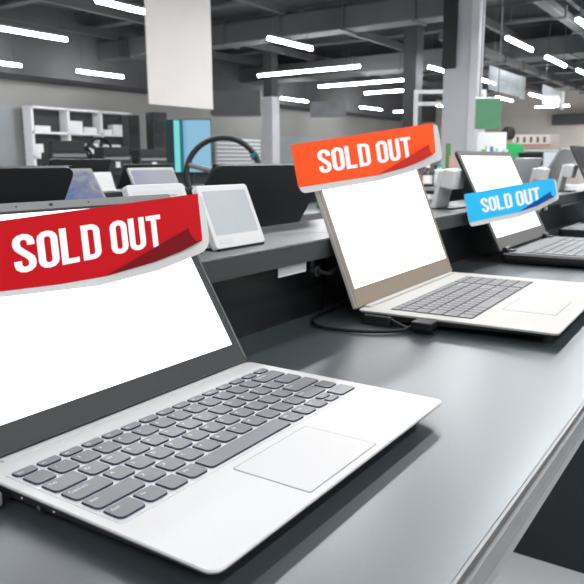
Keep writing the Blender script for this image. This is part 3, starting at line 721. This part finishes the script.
def duct(a, b, w, h, label, m='duct'):
    a = Vector(a); b = Vector(b); d = (b-a).normalized(); n = Vector((-d.y, d.x, 0))
    t = thing('air_duct', label, 'duct', a, math.atan2(d.y, d.x), 'ceiling ducts'); L = (b-a).length
    MB().box((0, -w/2, -h/2), (L, w/2, h/2)).build('casing', m, t, .02)
    k = 0
    while k*1.5+.6 < L:
        x = .6+k*1.5
        MB().box((x-.025, -w/2-.03, -h/2-.03), (x+.025, w/2+.03, h/2+.03)).build('flange', m, t)
        if k % 2 == 0: MB().cyl((x, 0, h/2), (x, 0, HC-a.z), .010, n=6).build('hanger', 'steel_wire', t)
        k += 1
    return t
duct((12.2, 14.9, 3.88), (12.2, 4.6, 3.88), .5, .42, 'wide grey air duct crossing the ceiling behind the hanging white banner')
duct((18.2, 14.9, 3.86), (18.2, -2.0, 3.86), .95, .44, 'wide grey air duct crossing the ceiling above the orange sticker')
duct((9.7, 2.70, 3.45), (31.0, 2.70, 3.45), .16, .13, 'narrow duct running away along the ceiling at upper right')
duct((12.6, 5.0, 3.45), (33.0, 5.0, 3.45), .18, .15, 'narrow duct running away along the ceiling beside the pillar')
dk = tag(MB().box((0, 0, 0), (1.05, .6, .50)).build('ventilation_box', 'duct', bevel=.02), 'grey boxed ventilation unit hanging behind the white banner, above the pale column', 'ventilation unit')
dk.location = (10.99, 9.40, 2.10); dk.rotation_euler.z = -.97
struct('pillar_pale', MB().box((16.42, 11.70, 0), (16.78, 12.06, 3.0)), 'pillar_pale')
struct('pillar_upper', MB().box((16.45, 11.73, 3.0), (16.75, 12.03, HC)), 'bulkhead')
struct('pillar_dark', MB().box((15.15, 6.66, 0), (15.55, 6.98, HC)), 'pillar_dark')

# main pillar with a dark panel fixed high on it
struct('pillar_main', MB().box((10.83, 3.69, 0), (11.05, 4.245, HC)), 'pillar')
struct('pillar_casing', MB().box((10.80, 3.665, 0), (11.05, 3.69, HC)).box((10.80, 3.69, 0), (10.83, 3.79, HC)), 'pillar_pale')
tag(MB().box((10.76, 4.03, 2.60), (10.83, 4.255, 4.2)).build('column_speaker', 'black_plastic', bevel=.008), 'dark vertical panel fixed high on the left side of the main pillar', 'wall speaker')

# hanging things -------------------------------------------------------------
def wires(t, pts, top, r=.006):
    for p in pts: MB().cyl(p, (p[0], p[1], top), r, n=6).build('cable', 'steel_wire', t)
hb_ = thing('hanging_banner', 'large blank white banner hanging from the ceiling at upper left', 'banner', (4.90, 5.0, 1.72))
MB().box((0, 0, 0), (.995, .012, 1.75)).build('panel', 'banner', hb_)
MB().cyl((-.02, .006, 1.75), (1.015, .006, 1.75), .018, n=12).build('rail', 'lamp_body', hb_)
MB().cyl((0, .006, 0.0), (.995, .006, 0.0), .010, n=10).build('rail', 'banner', hb_)
wires(hb_, [(.1, .006, 1.75), (.89, .006, 1.75)], HC-1.72)
def hang_sign(x, y, z, L, h, rz, label, m='acrylic', band=True):
    t = thing('hanging_sign', label, 'sign', (x, y, z), rz, 'clear hanging signs')
    MB().box((0, 0, 0), (L, .02, h)).build('panel', m, t)
    if band: MB().box((L-.32, -.012, -.02), (L+.02, .032, h+.0)).build('end_panel', flat('acrylic_green', (.40, .47, .45), .3, alpha=.85), t)
    wires(t, [(L*.12, .01, h), (L*.88, .01, h)], HC-z, .004)
hang_sign(11.92, 3.84, 2.35, 2.15, .40, 0, 'hanging clear sign right of the main pillar, the larger one')
hang_sign(15.5, 3.84, 2.34, 1.9, .40, 0, 'hanging clear sign at upper right, the smaller one farther away')
hang_sign(12.86, 8.13, 2.09, .80, .34, -.98, 'dim hanging sign above the left end of the orange sticker', 'acrylic_dim', False)
gn = thing('hanging_banner', 'green rectangular banner right of the main pillar', 'banner', (8.87, 2.99, 1.54), -1.0)
MB().box((0, 0, 0), (.34, .015, .40)).build('panel', 'green_banner', gn)
MB().cyl((-.01, .007, .40), (.35, .007, .40), .010, n=10).build('rail', 'shelf_white', gn)
wires(gn, [(.05, .007, .40), (.29, .007, .40)], HC-1.54)

LAMPS = [
 (6.0, 9.83, 7.78, 0, 'ceiling lamp at far left, the longest bright tube left of the white banner'),
 (6.16, 7.15, 7.60, 0, 'ceiling lamp at the top edge, partly behind the white banner'),
 (7.75, 13.2, 9.23, 0, 'small ceiling lamp cut by the left edge, lower of the two there'),
 (10.52, 12.95, 11.9, 0, 'ceiling lamp between left wall shelving and white banner'),
 (9.69, 6.95, 11.05, 0, 'slanted ceiling lamp right of the white banner, topmost there'),
 (13.69, 7.36, 10.15, 1, 'long ceiling lamp right of the banner, left of two parallel tubes'),
 (16.68, 7.40, 10.26, 1, 'long ceiling lamp above the orange sticker, right of two parallel tubes'),
 (18.9, 13.1, 20.5, 0, 'short ceiling lamp above the pale column'),
 (19.1, 8.8, 10.1, 1, 'ceiling lamp just below the right end of the long tubes'),
 (23.8, 12.8, 25.6, 0, 'short ceiling lamp low above the orange sticker'),
 (14.72, 6.15, 16.2, 0, 'ceiling lamp ending behind the left side of the main pillar'),
 (17.5, 6.02, 18.96, 0, 'ceiling lamp emerging from behind the right side of the main pillar'),
 (12.09, 3.62, 13.65, 0, 'ceiling lamp above the larger clear sign'),
 (14.76, 3.62, 16.39, 0, 'ceiling lamp above the smaller clear sign'),
 (11.16, 2.28, 12.7, 0, 'ceiling lamp at the right edge, topmost there'),
 (17.29, 3.54, 18.9, 0, 'ceiling lamp at the right edge beyond the smaller sign'),
 (27.0, 11.7, 12.9, 1, 'far ceiling lamp left of the white frame'),
 (24.6, 10.1, 25.8, 0, 'far ceiling lamp just left of the main pillar, low'),
 (23.0, 7.25, 24.7, 0, 'far ceiling lamp just above the green banner'),
 (22.6, 6.05, 24.6, 0, 'far ceiling lamp between the two clear signs'),
 (28.2, 6.1, 7.35, 1, 'far ceiling lamp below the smaller clear sign'),
]
for (x, y, e, ax_, lb) in LAMPS:
    t = thing('ceiling_lamp', lb, 'ceiling lamp', (x, y, 3.2) if not ax_ else (x, y, 3.2), 0 if not ax_ else PI/2, 'linear ceiling lamps')
    Ln = (e-x) if not ax_ else (e-y)
    MB().box((-.01, -.028, .026), (Ln+.01, .028, .06)).build('housing', 'lamp_body', t)
    MB().cyl((0, 0, .0), (Ln, 0, .0), .030, n=12).build('tube', 'tube', t)
    wires(t, [(Ln*.1, 0, .075), (Ln*.9, 0, .075)], HC-3.2, .006)

# ------------------------------------------------------------------ far shelving and shop furniture
def rack(x, y, z0, w, h, label, cols, rows, rz=0):
    t = thing('shelving_unit', label, 'shelf', (x, y, 0), rz)
    MB().box((0, .30, 0), (w, .34, z0+h)).build('back_panel', 'shelf_dark', t)
    for k in range(cols+1): MB().box((w*k/cols-.035, -.02, 0), (w*k/cols+.035, .30, z0+h)).build('upright', 'shelf_white', t)
    for k in range(rows+1): MB().box((-.05, -.02, z0+h*k/rows-.05), (w+.05, .30, z0+h*k/rows+.0)).build('shelf_board', 'shelf_white', t)
    return t
rack(10.34, 14.5, 1.30, 3.20, 1.20, 'white framed shelving against the left wall with white cartons', 3, 2)
bays = ['left', 'middle', 'right']; tiers = ['lower', 'upper']
items = [(0, 1, .10, .45, .14, 'flat'), (0, 0, .08, .42, .30, 'big'), (0, 0, .55, .38, .18, 'smaller'), (1, 1, .08, .40, .30, 'squarish'), (1, 1, .52, .42, .16, 'flat'),
         (1, 0, .08, .55, .20, 'long'), (1, 0, .66, .30, .34, 'upright'), (2, 1, .10, .30, .12, 'small'), (2, 1, .45, .48, .26, 'larger'), (2, 0, .08, .60, .32, 'big'), (2, 0, .72, .24, .14, 'little')]
for bay, tier, x, w, h, sz in items:
    t = thing('carton', '%s white carton in the %s bay, %s tier of the white shelving' % (sz, bays[bay], tiers[tier]), 'carton', (10.34+1.0667*bay+x, 14.54, 1.30+.60*tier), 0, 'white cartons on the far shelving')
    MB().box((0, 0, 0), (w, .22, h)).build('box', 'shelf_white', t, .005)
vt = thing('roller_grille', 'light grey louvred grille on the far wall behind the steering wheel', 'grille', (17.6, 14.9, .9))
MB().box((0, .02, 0), (2.6, .06, 1.1)).build('frame', 'wall_panel', vt)
for k in range(8): MB().box((.08, -.02, .05+.13*k), (2.52, .02, .12+.13*k)).build('slat', 'shelf_white', vt)

wf = thing('portal_rack', 'white portal frame left of the main pillar', 'frame', (12.25, 5.38, 0), -.98)
MB().box((0, 0, 0), (.07, .07, 2.46)).build('post', 'shelf_white', wf)
MB().box((1.3, 0, 0), (1.37, .07, 2.46)).build('post', 'shelf_white', wf)
MB().box((.07, 0, 2.39), (1.30, .07, 2.46)).build('crossbar', 'shelf_white', wf)
MB().box((.07, 0, 2.17), (1.30, .07, 2.24)).build('crossbar', 'shelf_white', wf)

gs = thing('gondola_shelf', 'low shop shelf with bright goods under the green banner', 'shelf', (9.2, 2.98, 0), -1.0)
MB().box((0, .30, 0), (.40, .34, 1.52)).build('back_panel', 'shelf_white', gs)
for z in (.35, .75, 1.08): MB().box((0, -.02, z-.03), (.40, .30, z)).build('shelf_board', 'shelf_white', gs)
MB().box((0, 0, 0), (.40, .30, .12)).build('plinth', 'pillar_dark', gs)
cr, sr = math.cos(-1.0), math.sin(-1.0)
def on_gs(u, v): return (9.2+u*cr-v*sr, 2.98+u*sr+v*cr)
gcols = [((.10, .42, .10), 'green'), ((.75, .78, .74), 'white'), ((.05, .16, .60), 'blue'), ((.45, .60, .40), 'pale green'), ((.70, .72, .72), 'pale grey'), ((.12, .38, .12), 'dark green'), ((.62, .64, .66), 'silvery'), ((.70, .35, .20), 'salmon')]
hs = [.20, .26, .24, .18, .22, .17, .2, .15]
for i, (c, nm) in enumerate(gcols):
    x, y = on_gs(.02+.05*i, .06)
    carton(x, y, 1.08, .042, .10, hs[i], c, nm + ' slim pack on the low shelf under the green banner', 'packs under the green banner', -1.0)

ps = thing('shop_shelf', 'wall shelf topped by a long price board with dark numerals, at right', 'shelf', (14.0, 4.25, 0), -1.02)
MB().box((0, .30, 0), (1.3, .34, 1.66)).build('back_panel', 'wall_far', ps)
for z in (.5, .9, 1.14, 1.34): MB().box((0, 0, z-.025), (1.3, .30, z)).build('shelf_board', 'shelf_white', ps)
MB().box((-.02, -.03, 1.42), (1.0, 0, 1.645)).build('price_board', flat('price_board', (.75, .68, .62), .6), ps)
for k in range(7): MB().box((.05+.135*k, -.034, 1.49), (.10+.135*k, -.030, 1.60)).build('numeral', flat('numeral_dark', (.10, .08, .07), .6), ps)
mb = MB().box((-.02, -.034, 1.425), (1.0, -.030, 1.455)); mb.build('red_strip', flat('strip_red', (.60, .16, .12), .6), ps)
c1_, s1_ = math.cos(-1.02), math.sin(-1.02)
scols = [((.75, .25, .20), 'red'), ((.80, .78, .75), 'white'), ((.55, .60, .58), 'grey green'), ((.78, .40, .35), 'coral'), ((.70, .70, .74), 'pale'), ((.25, .25, .30), 'charcoal'), ((.80, .55, .50), 'pinkish'), ((.15, .50, .25), 'green')]
for i, (c, nm) in enumerate(scols):
    u, v = .04+.115*i, .05
    for zt, tn in ((1.14, 'lower'), ):
        carton(14.0+u*c1_-v*s1_, 4.25+u*s1_+v*c1_, zt, .09, .18, .12+.02*(i % 3), c, nm + ' small carton on the shelf below the price board', 'cartons below the price board', -1.02)

mm = thing('monitor', 'small monitor with bluish white picture at right, behind the third laptop', 'monitor', (6.12, 1.30, 0), -1.12)
MB().box((-.09, 0, 1.02), (.09, .02, 1.20)).build('housing', 'bezel_grey', mm, .003)
MB().prism([(-.085, 0), (.085, 0), (.085, .17), (-.085, .17)], 0, .002, 0, Matrix(((1,0,0,0),(0,0,-1,0),(0,1,0,1.025),(0,0,0,1)))).build('screen', screen_mat('screen_mono', 'mono'), mm)
MB().box((-.015, .004, .91), (.015, .018, 1.03)).build('stand', 'black_plastic', mm)
MB().prism(rrect(-.08, -.06, .08, .07, .015), .90, .912).build('foot', 'black_plastic', mm)
tv = thing('monitor', 'black switched-off monitor behind the grey laptop lid at right', 'monitor', (6.62, 1.62, 0), -1.08)
MB().box((-.13, 0, 1.08), (.12, .03, 1.20)).build('housing', 'black_plastic', tv, .004)
MB().box((-.122, -.002, 1.088), (.112, 0, 1.192)).build('screen', flat('screen_off', (.01, .01, .012), .2), tv)
MB().box((-.02, .005, .91), (.02, .025, 1.09)).build('stand', 'black_plastic', tv)
MB().prism(rrect(-.09, -.07, .09, .08, .015), .90, .912).build('foot', 'black_plastic', tv)

# ------------------------------------------------------------------ person in the green shirt
def skin_body(name, verts, edges, radii, m, parent, sub=2, root=0):
    me = bpy.data.meshes.new(name); me.from_pydata(verts, edges, []); o = bpy.data.objects.new(name, me); COL.objects.link(o)
    o.parent = parent; me.materials.append(M[m])
    sk = o.modifiers.new('skin', 'SKIN'); sk.use_smooth_shade = True
    if not me.skin_vertices: 
        bpy.context.view_layer.objects.active = o
    for i, r in enumerate(radii):
        d = me.skin_vertices[0].data[i]; d.radius = r if isinstance(r, tuple) else (r, r); d.use_root = (i == root)
    ss = o.modifiers.new('sub', 'SUBSURF'); ss.levels = sub; ss.render_levels = sub
    return o
pr = thing('person', 'person in a green shirt and dark trousers standing right of the green banner', 'person', (10.05, 2.90, 0), 2.1); pr.scale = (.93,)*3
V = [(0,0,.95), (0,0,1.10), (0,0,1.28), (0,.0,1.42), (0,0,1.50), (0,-.01,1.58), (0,-.01,1.66),
     (.10,0,.90), (.11,-.01,.50), (.11,.02,.10), (.11,-.10,.04), (-.10,0,.90), (-.11,-.01,.50), (-.11,.02,.10), (-.11,-.10,.04),
     (.17,0,1.40), (.23,.01,1.15), (.22,-.10,.95), (.22,-.14,.88), (-.17,0,1.40), (-.23,.01,1.15), (-.22,-.10,.95), (-.22,-.14,.88)]
Ed = [(0,1),(1,2),(2,3),(3,4),(4,5),(5,6),(0,7),(7,8),(8,9),(9,10),(0,11),(11,12),(12,13),(13,14),(3,15),(15,16),(16,17),(17,18),(3,19),(19,20),(20,21),(21,22)]
Rr = [(.14,.11),(.13,.10),(.15,.11),(.12,.09),.055,(.085,.10),(.08,.09),.085,.06,.04,.035,.085,.06,.04,.035,.055,.042,.032,.035,.055,.042,.032,.035]
skin_body('body', V, Ed, Rr, 'skin', pr)
for sx in (1, -1):      # fingers: five short chains per hand
    for k, (dx, dz, dy) in enumerate(((-.025, -.07, -.03), (-.010, -.085, -.025), (.006, -.088, -.022), (.020, -.075, -.02), (-.045, -.04, -.05))):
        b = Vector((sx*.22, -.14, .88)); 
        f = MB(); f.tube([b, b+Vector((sx*dx*.6, dy*.5, dz*.6)), b+Vector((sx*dx, dy, dz))], [.010, .009, .007], 8); f.build('finger', 'skin', pr)
SV = [(0,0,.86), (0,0,.98), (0,0,1.12), (0,0,1.28), (0,0,1.41), (0,.005,1.49), (.175,0,1.40), (.225,.005,1.24), (-.175,0,1.40), (-.225,.005,1.24), (.238,.0,1.13), (-.238,0,1.13)]
skin_body('shirt', SV, [(0,1),(1,2),(2,3),(3,4),(4,5),(4,6),(6,7),(7,10),(4,8),(8,9),(9,11)], [(.185,.155),(.180,.15),(.170,.14),(.180,.14),(.150,.12),(.075,.075),.085,.075,.085,.075,.068,.068], 'shirt', pr)
TV = [(0,0,1.02), (0,0,.92), (.10,0,.86), (.11,-.01,.50), (.11,.02,.08), (-.10,0,.86), (-.11,-.01,.50), (-.11,.02,.08)]
skin_body('trousers', TV, [(0,1),(1,2),(2,3),(3,4),(1,5),(5,6),(6,7)], [(.16,.13),(.165,.135),.11,.080,.066,.11,.080,.066], 'trousers', pr)
hr = MB(); hr.lathe([(.05, -.10), (.088, -.075), (.100, -.04), (.106, .0), (.100, .05), (.075, .09), (.03, .11)], (0, .022, 1.63), 20); hr.build('hair', 'hair', pr, smooth=True)
nf = MB(); nf.tube([(0, -.10, 1.63), (0, -.125, 1.595)], [.010, .016], 8); nf.build('nose', 'skin', pr)
for sx in (1, -1):
    MB().lathe([(.004, -.012), (.014, -.006), (.014, .006), (.004, .012)], (sx*.034, -.098, 1.632), 10).build('eye', 'hair', pr)
    MB().lathe([(.006, -.028), (.014, -.015), (.014, .015), (.006, .028)], (sx*.092, .0, 1.61), 10).build('ear', 'skin', pr)
MB().box((-.024, -.104, 1.555), (.024, -.092, 1.562)).build('mouth', flat('lips', (.35, .12, .10), .5), pr)
for sx in (1, -1): MB().prism(rrect(sx*.11-.045, -.17, sx*.11+.045, .07, .03), 0, .08, 0, None, rrect(sx*.11-.035, -.14, sx*.11+.035, .06, .03)).build('shoe', 'black_plastic', pr)

# ------------------------------------------------------------------ light
def area(x, y, L, along_y=False, power=60):  # unseen area lights along the lamp rows, more added for sheen and wall fill
    d = bpy.data.lights.new('added_area_light', 'AREA'); d.shape = 'RECTANGLE'; d.size = L; d.size_y = .12; d.energy = power; d.color = (.985, .995, 1)
    o = bpy.data.objects.new('added_area_light', d); COL.objects.link(o); o.location = (x, y, 3.2); o.rotation_euler.z = PI/2 if along_y else 0
for y, x, p in ((-3.4, -1, 56), (-3.4, 3, 56), (-3.4, 7, 56), (-1.3, -2, 44), (-1.3, 1, 30), (-1.3, 5, 20), (-1.3, 8.5, 20),
                (.75, -2, 10), (.75, 1, 8), (.75, 2.5, 26), (2.28, 2.5, 30), (.75, 4.2, 52), (.75, 6.6, 52), (.75, 9, 52), (.75, 11.4, 36),
                (2.28, -2, 10), (2.28, 1, 8), (2.28, 4.2, 48), (2.28, 6.6, 48), (2.28, 9, 26), (3.62, -1, 12), (3.62, 3, 36), (3.62, 6.5, 36), (6.95, 1, 24), (6.95, 4, 30), (3, 29, 150), (1.5, 25.5, 150), (-1, 30, 150), (5, 31, 120), (12.2, 6.2, 70), (11, 3.2, 50)):
    area(x, y, 1.5, False, p)
w = bpy.data.worlds.new('daylight'); S.world = w; w.use_nodes = True
w.node_tree.nodes['Background'].inputs[0].default_value = (.96, .98, 1, 1)
w.node_tree.nodes['Background'].inputs[1].default_value = .50

# ------------------------------------------------------------------ camera
cd_ = bpy.data.cameras.new('camera'); cam = bpy.data.objects.new('camera', cd_); COL.objects.link(cam)
yaw, pitch, roll = .5941, .1878, -.0059
f = Vector((math.cos(yaw)*math.cos(pitch), math.sin(yaw)*math.cos(pitch), -math.sin(pitch)))
r = Vector((math.sin(yaw), -math.cos(yaw), 0)); u = r.cross(f)
r, u = math.cos(roll)*r + math.sin(roll)*u, -math.sin(roll)*r + math.cos(roll)*u
cam.matrix_world = Matrix(((r.x, u.x, -f.x, -.2350), (r.y, u.y, -f.y, -.2063), (r.z, u.z, -f.z, TZ+.2194), (0, 0, 0, 1)))
cd_.sensor_width = 36; cd_.lens = 682.29*36/584; cd_.clip_start = .02; cd_.clip_end = 200
cd_.dof.use_dof = True; cd_.dof.focus_distance = .62; cd_.dof.aperture_fstop = 20
S.camera = cam
S.view_settings.view_transform = 'Standard'; S.view_settings.look = 'None'
S.view_settings.exposure = -0.04; S.view_settings.gamma = 1.0; S.view_settings.use_curve_mapping = False
S.cycles.max_bounces = 8; S.cycles.use_denoising = True; S.cycles.sample_clamp_indirect = 6
